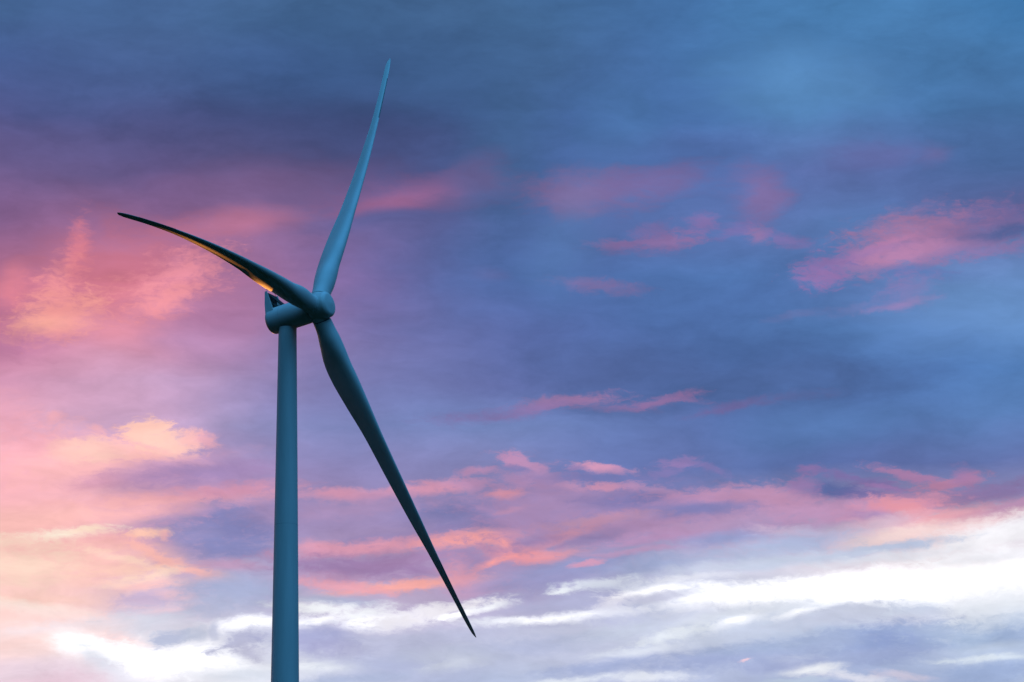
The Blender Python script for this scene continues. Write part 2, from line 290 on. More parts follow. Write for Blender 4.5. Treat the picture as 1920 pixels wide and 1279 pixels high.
 (0.66, 12.57, 0.272, 0.106, -30, (164,134,178), 0.7, 0.7, 0.6, 1),
 (-0.01, 12.38, 0.290, 0.062, 0, (218,148,166), 0.9, 0.6, 0.6, 1),
 (0.11, 12.13, 0.272, 0.044, 10, (206,146,170), 0.8, 0.6, 0.6, 1),
 (0.70, 12.17, 0.815, 0.230, 6, (164,136,178), 0.8, 0.7, 0.6, 1),
 (1.52, 12.78, 0.363, 0.062, -4, (206,150,182), 0.95, 0.6, 0.9, 1),
 (1.84, 12.75, 0.091, 0.053, 0, (186,142,182), 0.7, 0.6, 0.5, 1),
 (1.11, 12.78, 0.127, 0.035, 4, (150,130,182), 0.6, 0.7, 0.6, 1),
 (1.43, 12.64, 0.726, 0.071, 0, (116,120,176), 0.7, 0.7, 0.5, 1),
 (1.04, 12.48, 0.199, 0.062, -8, (182,142,180), 0.85, 0.6, 0.8, 1),
 (1.55, 12.48, 0.254, 0.053, 2, (200,146,178), 0.9, 0.5, 0.8, 1),
 (1.97, 12.48, 0.218, 0.062, 0, (184,142,182), 0.85, 0.6, 0.8, 1),
 (2.51, 12.37, 0.507, 0.062, -20, (172,140,182), 0.9, 0.6, 0.7, 1),
 (2.79, 12.86, 0.236, 0.080, 0, (152,128,182), 0.85, 0.6, 0.8, 1),
 (3.20, 12.79, 0.399, 0.053, -10, (128,120,176), 0.75, 0.7, 0.8, 1),
 (2.62, 12.70, 0.236, 0.044, 14, (134,124,180), 0.7, 0.7, 0.8, 1),
 (2.05, 12.24, 0.724, 0.106, 2, (122,120,174), 0.75, 0.7, 0.5, 1),
 (3.41, 12.26, 0.996, 0.097, -1, (180,140,180), 0.9, 0.5, 0.6, 1),
 (4.17, 12.30, 0.815, 0.142, 2, (186,142,178), 0.9, 0.6, 0.6, 1),
 (2.50, 12.19, 0.362, 0.044, 4, (162,136,182), 0.7, 0.7, 0.6, 1),
 (3.04, 12.06, 0.905, 0.080, 6, (128,128,182), 0.85, 0.6, 0.5, 1),
 (3.94, 12.07, 0.543, 0.071, 3, (140,134,184), 0.6, 0.8, 0.5, 1),
 (1.51, 11.93, 0.724, 0.071, 6, (182,142,172), 0.9, 0.6, 0.6, 1),
 (0.87, 11.70, 0.723, 0.071, 16, (194,142,168), 0.9, 0.6, 0.6, 1),
 (0.33, 11.60, 0.452, 0.053, 14, (150,126,172), 0.7, 0.7, 0.6, 1),
 (1.50, 11.70, 0.452, 0.071, 14, (140,128,176), 0.7, 0.7, 0.6, 1),
 (2.14, 11.84, 0.543, 0.124, 0, (172,138,178), 0.7, 0.7, 0.6, 1),
 (3.22, 11.77, 1.175, 0.106, 10, (186,152,190), 0.8, 0.7, 0.6, 1),
 (2.49, 11.63, 0.542, 0.088, 6, (184,146,188), 0.8, 0.7, 0.6, 1),
 (4.21, 11.88, 0.543, 0.106, 4, (176,156,198), 0.7, 0.8, 0.6, 1),
 (3.57, 11.61, 0.542, 0.088, 4, (144,158,204), 0.7, 0.7, 0.6, 1),
 (1.04, 11.17, 0.992, 0.115, 8, (148,154,200), 0.85, 0.7, 0.5, 1),
 (2.39, 11.17, 0.812, 0.124, 6, (158,172,212), 0.7, 0.8, 0.5, 1),
 (1.15, 11.18, 0.235, 0.035, 14, (212,158,188), 0.95, 0.5, 0.7, 1),
 (1.95, 11.38, 0.632, 0.044, 4, (188,154,192), 0.8, 0.6, 0.6, 1),
 (0.68, 10.93, 0.541, 0.142, 4, (156,156,202), 0.7, 0.7, 0.5, 1),
 (0.88, 10.79, 0.234, 0.044, 8, (240,244,250), 0.95, 0.6, 0.7, 1),
 (1.40, 10.87, 0.541, 0.071, 4, (220,226,240), 0.85, 0.7, 0.7, 1),
 (1.21, 10.58, 0.990, 0.088, 6, (178,180,214), 0.8, 0.7, 0.6, 1),
 (0.99, 10.35, 0.810, 0.053, 4, (252,252,255), 0.95, 0.6, 0.7, 1),
 (1.71, 10.59, 0.324, 0.106, 24, (232,230,242), 0.8, 0.6, 0.8, 1),
 (5.13, 12.70, 0.181, 0.071, -4, (140,114,166), 0.85, 0.6, 0.8, 1),
 (5.67, 12.59, 0.453, 0.053, -12, (122,112,166), 0.8, 0.6, 0.8, 1),
 (6.02, 12.45, 0.544, 0.071, -14, (126,112,166), 0.8, 0.7, 0.7, 1),
 (6.29, 12.34, 0.236, 0.035, -14, (152,120,172), 0.85, 0.6, 0.7, 1),
 (6.79, 12.53, 0.508, 0.071, -14, (166,124,166), 0.9, 0.5, 0.7, 1),
 (7.32, 12.40, 0.471, 0.080, 10, (176,126,160), 0.9, 0.5, 0.7, 1),
 (7.55, 12.53, 0.145, 0.124, 20, (160,124,170), 0.7, 0.7, 0.7, 1),
 (7.68, 12.50, 0.127, 0.071, 0, (168,124,166), 0.7, 0.7, 0.7, 1),
 (5.39, 12.32, 0.417, 0.124, -4, (92,108,164), 0.9, 0.5, 0.6, 1),
 (6.10, 12.21, 0.543, 0.080, -6, (112,108,164), 0.8, 0.6, 0.6, 1),
 (4.92, 12.42, 0.217, 0.124, 0, (152,124,174), 0.8, 0.6, 0.7, 1),
 (7.98, 12.20, 0.815, 0.124, 8, (134,116,164), 0.7, 0.8, 0.6, 1),
 (4.58, 12.18, 0.543, 0.124, -4, (188,142,176), 0.8, 0.7, 0.6, 1),
 (5.47, 11.96, 1.086, 0.150, -2, (192,150,188), 0.85, 0.7, 0.6, 1),
 (6.54, 12.02, 0.633, 0.142, 4, (216,150,176), 0.9, 0.6, 0.6, 1),
 (6.63, 11.96, 0.362, 0.124, -10, (228,152,164), 0.8, 0.7, 0.6, 1),
 (6.09, 11.88, 0.326, 0.071, -4, (172,142,188), 0.8, 0.6, 0.7, 1),
 (7.25, 11.82, 1.175, 0.115, 6, (232,168,180), 0.9, 0.7, 0.5, 1),
 (8.32, 11.93, 0.633, 0.124, 8, (182,142,180), 0.8, 0.7, 0.5, 1),
 (6.08, 11.72, 0.542, 0.106, 8, (212,186,206), 0.8, 0.7, 0.6, 1),
 (6.70, 11.58, 0.994, 0.106, 6, (244,216,214), 0.95, 0.7, 0.5, 1),
 (7.69, 11.69, 0.813, 0.088, 10, (240,206,208), 0.8, 0.8, 0.5, 1),
 (8.03, 11.48, 0.993, 0.212, 10, (244,242,248), 0.95, 0.6, 0.5, 1),
 (4.74, 11.69, 0.542, 0.062, -6, (202,180,208), 0.8, 0.7, 0.7, 1),
 (4.73, 11.49, 0.813, 0.150, 4, (172,184,218), 0.85, 0.7, 0.5, 1),
 (4.10, 11.27, 0.812, 0.106, 4, (180,192,222), 0.7, 0.8, 0.5, 1),
 (6.52, 11.40, 0.812, 0.053, 4, (184,196,222), 0.9, 0.6, 0.7, 1),
 (5.80, 11.31, 0.722, 0.080, 6, (190,198,224), 0.8, 0.7, 0.6, 1),
 (7.49, 11.22, 0.992, 0.080, 2, (240,238,246), 0.8, 0.8, 0.5, 1),
 (6.94, 10.78, 2.252, 0.239, 3, (255,255,255), 1, 0.5, 0.5, 1),
 (5.34, 10.76, 0.991, 0.159, 4, (255,255,255), 0.9, 0.6, 0.6, 1),
 (3.90, 10.69, 1.171, 0.124, 6, (255,255,255), 1, 0.5, 0.6, 1),
 (2.47, 10.75, 0.540, 0.071, 6, (253,253,255), 0.98, 0.6, 0.7, 1),
 (3.36, 10.52, 0.450, 0.088, 4, (255,255,255), 0.9, 0.6, 0.7, 1),
 (3.74, 11.13, 1.082, 0.080, 4, (206,212,232), 0.7, 0.7, 0.6, 1),
 (4.81, 11.21, 1.083, 0.071, 5, (196,206,228), 0.75, 0.7, 0.6, 1),
 (6.06, 11.21, 0.992, 0.062, 4, (226,228,240), 0.7, 0.7, 0.6, 1),
 (7.93, 11.15, 0.722, 0.062, 4, (236,236,244), 0.7, 0.7, 0.6, 1),
 (2.03, 10.83, 0.451, 0.053, 5, (204,210,230), 0.7, 0.7, 0.7, 1),
 (3.02, 10.94, 0.631, 0.053, 6, (230,232,244), 0.7, 0.7, 0.7, 1),
 (3.71, 10.23, 0.324, 0.080, 20, (250,251,254), 0.7, 0.9, 0.9, 1),
 (2.38, 10.61, 0.540, 0.062, 3, (202,204,228), 0.85, 0.6, 0.7, 1),
 (2.78, 10.67, 0.126, 0.035, -10, (206,208,230), 0.8, 0.6, 0.7, 1),
 (3.36, 10.31, 0.720, 0.080, 8, (216,222,236), 0.85, 0.6, 0.7, 1),
 (4.52, 10.41, 0.450, 0.106, 10, (216,222,236), 0.8, 0.6, 0.7, 1),
 (4.70, 10.32, 0.216, 0.053, 10, (250,252,255), 0.7, 0.9, 0.9, 1),
 (5.41, 10.25, 0.809, 0.124, 4, (200,206,228), 0.95, 0.5, 0.6, 1),
 (5.77, 10.35, 0.360, 0.071, 4, (204,210,230), 0.85, 0.5, 0.7, 1),
 (6.70, 10.31, 0.396, 0.115, 2, (198,206,226), 0.95, 0.45, 0.6, 1),
 (6.47, 10.16, 0.719, 0.106, 4, (204,208,228), 0.85, 0.6, 0.6, 1),
 (7.31, 10.14, 0.126, 0.035, 0, (244,247,252), 0.7, 0.8, 0.8, 1),
 (8.23, 10.07, 0.539, 0.106, 4, (186,200,224), 0.8, 0.7, 0.6, 1),
 (6.10, 9.86, 0.988, 0.212, 6, (142,160,204), 0.95, 0.6, 0.5, 1),
 (6.55, 9.92, 0.539, 0.088, 4, (146,162,208), 0.7, 0.7, 0.5, 1),
 (4.95, 9.79, 0.718, 0.124, 6, (168,182,216), 0.85, 0.7, 0.5, 1),
 (6.18, 9.61, 0.808, 0.124, 4, (150,164,208), 0.7, 0.8, 0.5, 1),
 (7.78, 9.84, 0.719, 0.142, 2, (168,188,220), 0.8, 0.8, 0.5, 1),
 (8.31, 9.88, 0.359, 0.124, 0, (156,176,214), 0.7, 0.8, 0.5, 1),
 (4.59, 9.62, 0.539, 0.044, -6, (190,198,224), 0.7, 0.7, 0.6, 1),
 (5.16, 9.38, 0.574, 0.053, -10, (232,234,244), 0.7, 0.9, 0.9, 1),
 (1.66, 10.39, 0.630, 0.088, 6, (206,210,230), 0.6, 0.9, 0.9, 1),
 (2.91, 10.37, 0.540, 0.088, 10, (204,208,228), 0.6, 0.9, 0.9, 1),
 (4.06, 10.04, 0.809, 0.080, 6, (198,206,228), 0.6, 0.9, 0.9, 1),
 (0.85, 10.14, 0.719, 0.080, 4, (200,204,226), 0.6, 0.9, 0.9, 1),
 (7.08, 10.01, 0.539, 0.088, 4, (178,194,222), 0.6, 0.9, 0.9, 1),
 (5.47, 9.56, 0.628, 0.080, 4, (164,176,212), 0.6, 0.9, 0.8, 1),
 (5.64, 9.24, 0.538, 0.053, -6, (226,226,240), 0.7, 0.7, 0.7, 1),
 (4.93, 9.40, 0.359, 0.053, 4, (244,246,250), 0.8, 0.6, 0.6, 1),
 (4.40, 9.48, 0.449, 0.080, 4, (162,172,212), 0.7, 0.7, 0.5, 1),
 (7.85, 9.51, 0.718, 0.053, 0, (216,226,238), 0.9, 0.6, 0.6, 1),
 (7.86, 9.68, 0.628, 0.062, 4, (188,202,226), 0.7, 0.8, 0.6, 1),
 (7.75, 9.25, 0.986, 0.142, 6, (156,174,212), 0.9, 0.6, 0.5, 1),
 (6.43, 9.26, 0.448, 0.053, -4, (210,204,224), 0.8, 0.7, 0.6, 1),
 (4.75, 9.23, 0.448, 0.044, 0, (190,204,226), 0.8, 0.7, 0.6, 1),
 (3.34, 9.59, 1.257, 0.150, 4, (158,170,210), 0.85, 0.7, 0.5, 1),
 (4.15, 9.78, 0.808, 0.088, 6, (166,182,216), 0.7, 0.8, 0.5, 1),
 (3.92, 9.56, 0.081, 0.027, 16, (230,200,216), 0.95, 0.6, 0.9, 1),
 (1.65, 10.08, 0.719, 0.106, 8, (200,208,228), 0.8, 0.7, 0.6, 1),
 (2.55, 9.99, 0.449, 0.062, 14, (232,238,246), 0.75, 0.9, 0.9, 1),
 (2.09, 9.77, 0.629, 0.053, 6, (222,228,242), 0.8, 0.7, 0.6, 1),
 (0.31, 9.88, 0.808, 0.124, 6, (176,184,216), 0.7, 0.8, 0.5, 1),
 (1.38, 9.50, 0.808, 0.088, 3, (164,176,214), 0.85, 0.7, 0.5, 1),
 (2.18, 9.33, 0.538, 0.062, 2, (232,236,246), 0.8, 0.7, 0.7, 1),
 (0.84, 9.29, 0.538, 0.044, 4, (228,234,246), 0.8, 0.7, 0.7, 1),
]
RAG, SOFT_IN, SOFT_OUT = 2.6, 1.3, 0.85
SKY_AIR = (0.05, 0.1, 0.12)
DECK_DARK = (0.028, 0.13, 0.28)
DECK_BLUE = (0.058, 0.29, 0.58, 1)
DECK_PINK = (0.55, 0.24, 0.26, 1)
GLOW = (1.3, 0.75, 0.42, 1)
SIDE_LO, SIDE_HI = 0.015, 3.9
FRONT = (0.085, 0.14, 0.29)

world = bpy.data.worlds.new('World')
scene.world = world
world.use_nodes = True
wt = world.node_tree
wt.nodes.clear()
N, LK = wt.nodes, wt.links

def link(a, b):
    LK.new(a, b)

def setin(sock, v):
    if isinstance(v, bpy.types.NodeSocket):
        link(v, sock)
    elif v is not None:
        sock.default_value = v

def math_(op, a, b=None, c=None, clamp=False):
    n = N.new('ShaderNodeMath'); n.operation = op; n.use_clamp = clamp
    setin(n.inputs[0], a)
    if b is not None: setin(n.inputs[1], b)
    if c is not None: setin(n.inputs[2], c)
    return n.outputs[0]

def vmath(op, a, b=None, c=None):
    n = N.new('ShaderNodeVectorMath'); n.operation = op
    setin(n.inputs[0], a)
    if b is not None: setin(n.inputs[1], b)
    if c is not None: setin(n.inputs[2], c)
    return n.outputs['Value'] if op in ('LENGTH', 'DOT_PRODUCT') else n.outputs['Vector']

def maprange(v, a, b, c, d, mode='LINEAR'):
    n = N.new('ShaderNodeMapRange'); n.interpolation_type = mode; n.clamp = False
    setin(n.inputs['Value'], v)
    for k, x in (('From Min', a), ('From Max', b), ('To Min', c), ('To Max', d)):
        n.inputs[k].default_value = x
    r = n.outputs['Result']
    if mode == 'LINEAR':
        r = math_('MAXIMUM', math_('MINIMUM', r, max(c, d)), min(c, d))
    return r

def mix(fac, a, b):
    n = N.new('ShaderNodeMixRGB'); n.blend_type = 'MIX'
    setin(n.inputs['Fac'], fac); setin(n.inputs['Color1'], a); setin(n.inputs['Color2'], b)
    return n.outputs['Color']

def noise(vec, scale, detail, rough, dist=0.0, out='Fac'):
    n = N.new('ShaderNodeTexNoise'); n.noise_dimensions = '3D'
    link(vec, n.inputs['Vector'])
    n.inputs['Scale'].default_value = scale
    n.inputs['Detail'].default_value = detail
    n.inputs['Roughness'].default_value = rough
    n.inputs['Distortion'].default_value = dist
    return n.outputs[out]

tc = N.new('ShaderNodeTexCoord')
direction = tc.outputs['Generated']
sep = N.new('ShaderNodeSeparateXYZ'); link(direction, sep.inputs[0])
DX, DY, DZ = sep.outputs
DEG = 57.2957795
az = math_('MULTIPLY', math_('ARCTAN2', DX, DY), DEG)
el = math_('MULTIPLY', math_('ARCSINE', DZ), DEG)
comb = N.new('ShaderNodeCombineXYZ'); link(az, comb.inputs[0]); link(el, comb.inputs[1]); comb.inputs[2].default_value = 1.0
P = comb.outputs[0]

# cloud turbulence, drawn out sideways the way a layered evening sky is
stretch = vmath('MULTIPLY', P, (1.0, 2.3, 1.0))
big = vmath('SUBTRACT', noise(stretch, 0.42, 3.0, 0.5, 0.0, 'Color'), (0.5, 0.5, 0.5))
stretch2 = vmath('ADD', vmath('MULTIPLY', P, (1.0, 2.0, 1.0)), (31.7, 5.2, 9.1))
fine = vmath('SUBTRACT', noise(stretch2, 1.35, 7.0, 0.62, 0.15, 'Color'), (0.5, 0.5, 0.5))
P_soft = vmath('ADD', vmath('MULTIPLY_ADD', big, (1.5, 0.55, 0.0), P), vmath('MULTIPLY', fine, (0.35, 0.12, 0.0)))
P_fine = vmath('ADD', vmath('MULTIPLY_ADD', big, (0.5, 0.16, 0.0), P), vmath('MULTIPLY', fine, (0.48, 0.2, 0.0)))
stretch3 = vmath('ADD', vmath('MULTIPLY', P_soft, (1.0, 2.6, 1.0)), (3.1, 17.7, 2.2))
rag_s = math_('SUBTRACT', noise(stretch3, 0.85, 6.0, 0.58), 0.5)
stretch4 = vmath('ADD', vmath('MULTIPLY', P_fine, (1.0, 3.0, 1.0)), (13.1, 7.7, 4.2))
rag_c = math_('SUBTRACT', noise(stretch4, 1.7, 9.0, 0.68), 0.5)
wisp = math_('SUBTRACT', noise(vmath('ADD', vmath('MULTIPLY', P_fine, (1.0, 6.0, 1.0)), (3.3, 1.7, 8.2)), 2.6, 6.0, 0.65), 0.5)
rag_c = math_('MULTIPLY_ADD', wisp, 0.4, rag_c)
curl = math_('SUBTRACT', noise(vmath('ADD', vmath('MULTIPLY', P_fine, (1.0, 1.9, 1.0)), (7.3, 2.7, 1.2)), 5.5, 5.0, 0.62, 0.5), 0.5)
rag_c = math_('MULTIPLY_ADD', curl, 0.9, rag_c)
billow = rag_s
rag_s = math_('MULTIPLY_ADD', rag_c, 0.25, rag_s)

# (third component = 1, written after the raggedness so that the renderer works through the banks in order)
def homog(v, after):
    s_ = N.new('ShaderNodeSeparateXYZ'); link(v, s_.inputs[0])
    c_ = N.new('ShaderNodeCombineXYZ')
    link(s_.outputs[0], c_.inputs[0]); link(s_.outputs[1], c_.inputs[1])
    link(math_('ADD', math_('MULTIPLY', after, 1e-7), 1.0), c_.inputs[2])
    return c_.outputs[0]
after = math_('ADD', rag_s, rag_c)
P_soft, P_fine = homog(P_soft, after), homog(P_fine, after)

# 1. the broad colours of the cloud deck
sp = N.new('ShaderNodeSeparateXYZ'); link(P_soft, sp.inputs[0])
u_row = maprange(sp.outputs[0], SKY_AZ[0], SKY_AZ[-1], 0.0, 1.0)
sky = None
for k, (e, cols) in enumerate(SKY_ROWS):
    ramp = N.new('ShaderNodeValToRGB'); cr = ramp.color_ramp; cr.interpolation = 'B_SPLINE'
    cols = [lin(c) for c in cols]
    n = len(cols)
    cr.elements[0].position = 0.0; cr.elements[1].position = 1.0
    for i in range(1, n - 1):
        cr.elements.new(i / (n - 1))
    for i, c in enumerate(cols):
        cr.elements[i].position = (SKY_AZ[i] - SKY_AZ[0]) / (SKY_AZ[-1] - SKY_AZ[0])
        cr.elements[i].color = (*c, 1)
    link(u_row, ramp.inputs['Fac'])
    if sky is None:
        sky = ramp.outputs['Color']
    else:
        sky = mix(maprange(sp.outputs[1], SKY_ROWS[k - 1][0], e, 0.0, 1.0), sky, ramp.outputs['Color'])

# 2. the separate cloud banks, streaks and gaps
TILTS = (-30, -14, -6, 0, 5, 10, 18)
def rotated(v):
    # the cloud coordinates turned to each of a few slants
    out = []
    for t in TILTS:
        c_ = N.new('ShaderNodeCombineXYZ')
        link(vmath('DOT_PRODUCT', v, (cos(radians(t)), sin(radians(t)), 0)), c_.inputs[0])
        link(vmath('DOT_PRODUCT', v, (-sin(radians(t)), cos(radians(t)), 0)), c_.inputs[1])
        out.append(c_.outputs[0])
    return out

def cloud_group(banks):
    # one node group lays a run of banks over the sky it is given
    global N, LK
    g = bpy.data.node_groups.new('cloud_banks', 'ShaderNodeTree')
    g.interface.new_socket('Sky', in_out='INPUT', socket_type='NodeSocketColor')
    g.interface.new_socket('Ragged', in_out='INPUT', socket_type='NodeSocketFloat')
    g.interface.new_socket('Wispy', in_out='INPUT', socket_type='NodeSocketFloat')
    used = sorted({(b[9], min(range(len(TILTS)), key=lambda i: abs(TILTS[i] - b[4]))) for b in banks})
    for u in used:
        g.interface.new_socket('Slant', in_out='INPUT', socket_type='NodeSocketVector')
    g.interface.new_socket('Sky', in_out='OUTPUT', socket_type='NodeSocketColor')
    keep = N, LK
    N, LK = g.nodes, g.links
    gi, go = N.new('NodeGroupInput'), N.new('NodeGroupOutput')
    col = gi.outputs[0]
    for (ca, ce, rx, ry, tilt, rgb, cover, soft, rag, isfine) in banks:
        ti = min(range(len(TILTS)), key=lambda i: abs(TILTS[i] - tilt))
        t = radians(TILTS[ti])
        wx, wy = rx * 1.25, ry * 1.3
        cx, cy = ca * cos(t) + ce * sin(t), -ca * sin(t) + ce * cos(t)
        src = gi.outputs[3 + used.index((isfine, ti))]
        d = vmath('LENGTH', vmath('MULTIPLY_ADD', src, (1 / wx, 1 / wy, 0), (-cx / wx, -cy / wy, 0)))
        c = lin(rgb)
        if min(c) > 0.9:                                # glowing gaps melt into their surroundings
            soft, rag = min(1.0, soft * 1.5), rag * 0.75
        d = math_('MULTIPLY_ADD', gi.outputs[2 if isfine else 1], rag * RAG, d)
        mask = maprange(d, max(0.0, 1.0 - SOFT_IN * soft), 1.0 + SOFT_OUT * soft, min(1.0, cover * 1.06), 0.0, 'SMOOTHSTEP')
        if min(c) > 0.93: c = [1.2, 1.2, 1.24]          # the clear gaps burn out in the photograph
        col = mix(mask, col, (*c, 1))
    link(col, go.inputs[0])
    N, LK = keep
    return g, used

rot = {0: rotated(P_soft), 1: rotated(P_fine)}
STEP = 34
for i in range(0, len(CLOUDS), STEP):
    g, used = cloud_group(CLOUDS[i:i + STEP])
    n = N.new('ShaderNodeGroup'); n.node_tree = g
    link(sky, n.inputs[0]); link(rag_s, n.inputs[1]); link(rag_c, n.inputs[2])
    sc = N.new('ShaderNodeSeparateColor'); link(sky, sc.inputs[0])
    gate = N.new('ShaderNodeCombineXYZ'); link(math_('MULTIPLY', sc.outputs[0], 1e-7), gate.inputs[2])
    for k, (kind, ti) in enumerate(used):               # tied to the sky so far, so the banks are worked through in order
        link(vmath('ADD', rot[kind][ti], gate.outputs[0]), n.inputs[3 + k])
    sky = n.outputs[0]

# fine mottling of the cloud base
mott = math_('ADD', math_('MULTIPLY_ADD', rag_c, 0.06, 1.0), math_('MULTIPLY', billow, 0.55))
sky = vmath('MULTIPLY', sky, mott)

# 3. the rest of the sky all round: dusk-blue air with a broken cloud deck
nishita = N.new('ShaderNodeTexSky'); nishita.sky_type = 'NISHITA'; nishita.sun_disc = False
nishita.sun_elevation = radians(SUN_EL); nishita.sun_rotation = radians(SUN_AZ)
nishita.ozone_density = 4.0; nishita.air_density = 1.2; nishita.dust_density = 1.5
air = vmath('MULTIPLY', nishita.outputs[0], SKY_AIR)
zc = math_('ADD', math_('MAXIMUM', DZ, 0.0), 0.12)
dv = N.new('ShaderNodeCombineXYZ')
link(math_('DIVIDE', DX, zc), dv.inputs[0]); link(math_('DIVIDE', DY, zc), dv.inputs[1])
deck = maprange(noise(dv.outputs[0], 0.7, 7.0, 0.55, 0.3), 0.36, 0.66, 0.0, 0.95, 'SMOOTHSTEP')
toward = vmath('DOT_PRODUCT', direction, (sin(radians(-20)), cos(radians(-20)), 0.0))
low = maprange(DZ, 0.0, 0.45, 1.0, 0.0, 'SMOOTHSTEP')
warm = math_('MULTIPLY', maprange(toward, 0.55, 1.0, 0.0, 1.0, 'SMOOTHSTEP'), low)
deckcol = mix(warm, DECK_BLUE, DECK_PINK)
around = mix(deck, vmath('ADD', air, DECK_DARK), deckcol)
side = maprange(vmath('DOT_PRODUCT', direction, (0.20, -0.22, 0.955)), 0.50, 0.97, SIDE_LO, SIDE_HI, 'SMOOTHSTEP')
around = vmath('MULTIPLY', around, side)
# towards the sunset the deck still carries violet light
front = math_('MULTIPLY', maprange(toward, 0.1, 0.75, 0.0, 1.0, 'SMOOTHSTEP'), maprange(DZ, 0.35, 0.85, 1.0, 0.0, 'SMOOTHSTEP'))
around = mix(front, around, vmath('MULTIPLY', FRONT, math_('MULTIPLY_ADD', deck, 0.8, 0.6)))
around = mix(math_('MULTIPLY', warm, maprange(DZ, 0.02, 0.2, 1.0, 0.0, 'SMOOTHSTEP')), around, GLOW)
gdark = maprange(DZ, -0.03, 0.0, 1.0, 0.0)
around = mix(gdark, around, (0.01, 0.014, 0.016, 1))
wx = maprange(math_('ABSOLUTE', az), 9.3, 32.0, 1.0, 0.0, 'SMOOTHSTEP')
wy = maprange(el, 21.2, 42.0, 1.0, 0.0, 'SMOOTHSTEP')
wz = maprange(el, 2.0, 9.2, 0.0, 1.0, 'SMOOTHSTEP')
sky = mix(math_('MULTIPLY', math_('MULTIPLY', wx, wy), wz), around, sky)

bg = N.new('ShaderNodeBackground'); link(sky, bg.inputs['Color']); bg.inputs['Strength'].default_value = 1.0
wo = N.new('ShaderNodeOutputWorld'); link(bg.outputs[0], wo.inputs['Surface'])
world.cycles.sampling_method = 'MANUAL'
world.cycles.sample_map_resolution = 512

# ------------------------------------------------------------------ materials
def new_mat(name):
    mt = bpy.data.materials.new(name); mt.use_nodes = True
    t = mt.node_tree
    return mt, t, t.nodes['Principled BSDF']

def paint(name, base, rough, dirt, streak):
    mt, t, b = new_mat(name)
    g = t.nodes.new('ShaderNodeTexCoord')
    mp = t.nodes.new('ShaderNodeMapping'); mp.inputs['Scale'].default_value = streak
    t.links.new(g.outputs['Object'], mp.inputs[0])
    n = t.nodes.new('ShaderNodeTexNoise'); n.inputs['Scale'].default_value = 1.0
    n.inputs['Detail'].default_value = 7; n.inputs['Roughness'].default_value = 0.62
    t.links.new(mp.outputs[0], n.inputs['Vector'])
    r = t.nodes.new('ShaderNodeValToRGB')
    r.color_ramp.elements[0].position = 0.3; r.color_ramp.elements[1].position = 0.62
    r.color_ramp.elements[0].color = (*[c * (1 - dirt) for c in base], 1)
    r.color_ramp.elements[1].color = (*base, 1)
    t.links.new(n.outputs['Fac'], r.inputs[0]); t.links.new(r.outputs[0], b.inputs['Base Color'])
    mr = t.nodes.new('ShaderNodeMapRange')
    mr.inputs['To Min'].default_value = rough + 0.12; mr.inputs['To Max'].default_value = rough - 0.04
    t.links.new(n.outputs['Fac'], mr.inputs['Value']); t.links.new(mr.outputs[0], b.inputs['Roughness'])
    return mt

WHITE = (0.70, 0.72, 0.72)
M_TOWER = paint('tower_paint', WHITE, 0.42, 0.14, (0.5, 0.5, 0.05))
M_BLADE = paint('blade_gelcoat', WHITE, 0.40, 0.10, (0.25, 0.25, 0.25))
M_NACELLE = paint('nacelle_paint', WHITE, 0.40, 0.14, (0.35, 0.35, 0.2))
M_HUB = paint('hub_paint', WHITE, 0.40, 0.10, (0.4, 0.4, 0.4))
M_DARK = paint('dark_mesh', (0.02, 0.022, 0.025), 0.6, 0.4, (2, 2, 2))
M_JOINT = paint('joint_paint', (0.56, 0.58, 0.59), 0.5, 0.3, (0.5, 0.5, 0.5))
M_TAPE = paint('edge_tape', (0.30, 0.32, 0.33), 0.6, 0.4, (0.6, 0.6, 0.6))
M_GAP = paint('bearing_seal', (0.03, 0.032, 0.035), 0.6, 0.3, (2, 2, 2))

# ------------------------------------------------------------------ helpers
def obj(name, bm, mat, parent=None, smooth=40):
    me = bpy.data.meshes.new(name)
    bmesh.ops.recalc_face_normals(bm, faces=bm.faces)
    bm.to_mesh(me); bm.free()
    me.materials.append(mat)
    o = bpy.data.objects.new(name, me); COL.objects.link(o)
    if parent: o.parent = parent
    for p in me.polygons: p.use_smooth = True
    if smooth: me.set_sharp_from_angle(angle=radians(smooth))
    return o

def loft(loops, bm=None, cap0=True, cap1=True):
    bm = bm or bmesh.new()
    rings = [[bm.verts.new(p) for p in lp] for lp in loops]
    n = len(rings[0])
    for a, b in zip(rings[:-1], rings[1:]):
        for i in range(n):
            j = (i + 1) % n
            bm.faces.new((a[i], a[j], b[j], b[i]))
    if cap0: bm.faces.new(rings[0][::-1])
    if cap1: bm.faces.new(rings[-1])
    return bm

def revolve(profile, o, ax, n=64, bm=None):
    """profile: (distance along axis, radius); the ends are closed."""
    ax = ax.normalized(); e = ax.orthogonal().normalized(); g = ax.cross(e)
    loops = []
    for d, r in profile:
        loops.append([o + ax * d + (e * cos(2 * pi * i / n) + g * sin(2 * pi * i / n)) * max(r, 1e-4) for i in range(n)])
    return loft(loops, bm)

def rounded(profile, rad, steps=5):
    """round the inner corners of an open profile polyline."""
    out = [profile[0]]
    for a, b, c in zip(profile[:-2], profile[1:-1], profile[2:]):
        A, B, Cc = Vector(a), Vector(b), Vector(c)
        r = min(rad, (A - B).length * 0.48, (Cc - B).length * 0.48)
        p0, p2 = B + (A - B).normalized() * r, B + (Cc - B).normalized() * r
        for i in range(steps + 1):
            t = i / steps
            q = p0 * (1 - t) ** 2 + B * 2 * t * (1 - t) + p2 * t * t
            out.append((q.x, q.y))
    out.append(profile[-1])
    return out

def beam(bm, a, b, w, n=8):
    ax = (b - a)
    return revolve([(0, w), (ax.length, w)], a, ax, n, bm)

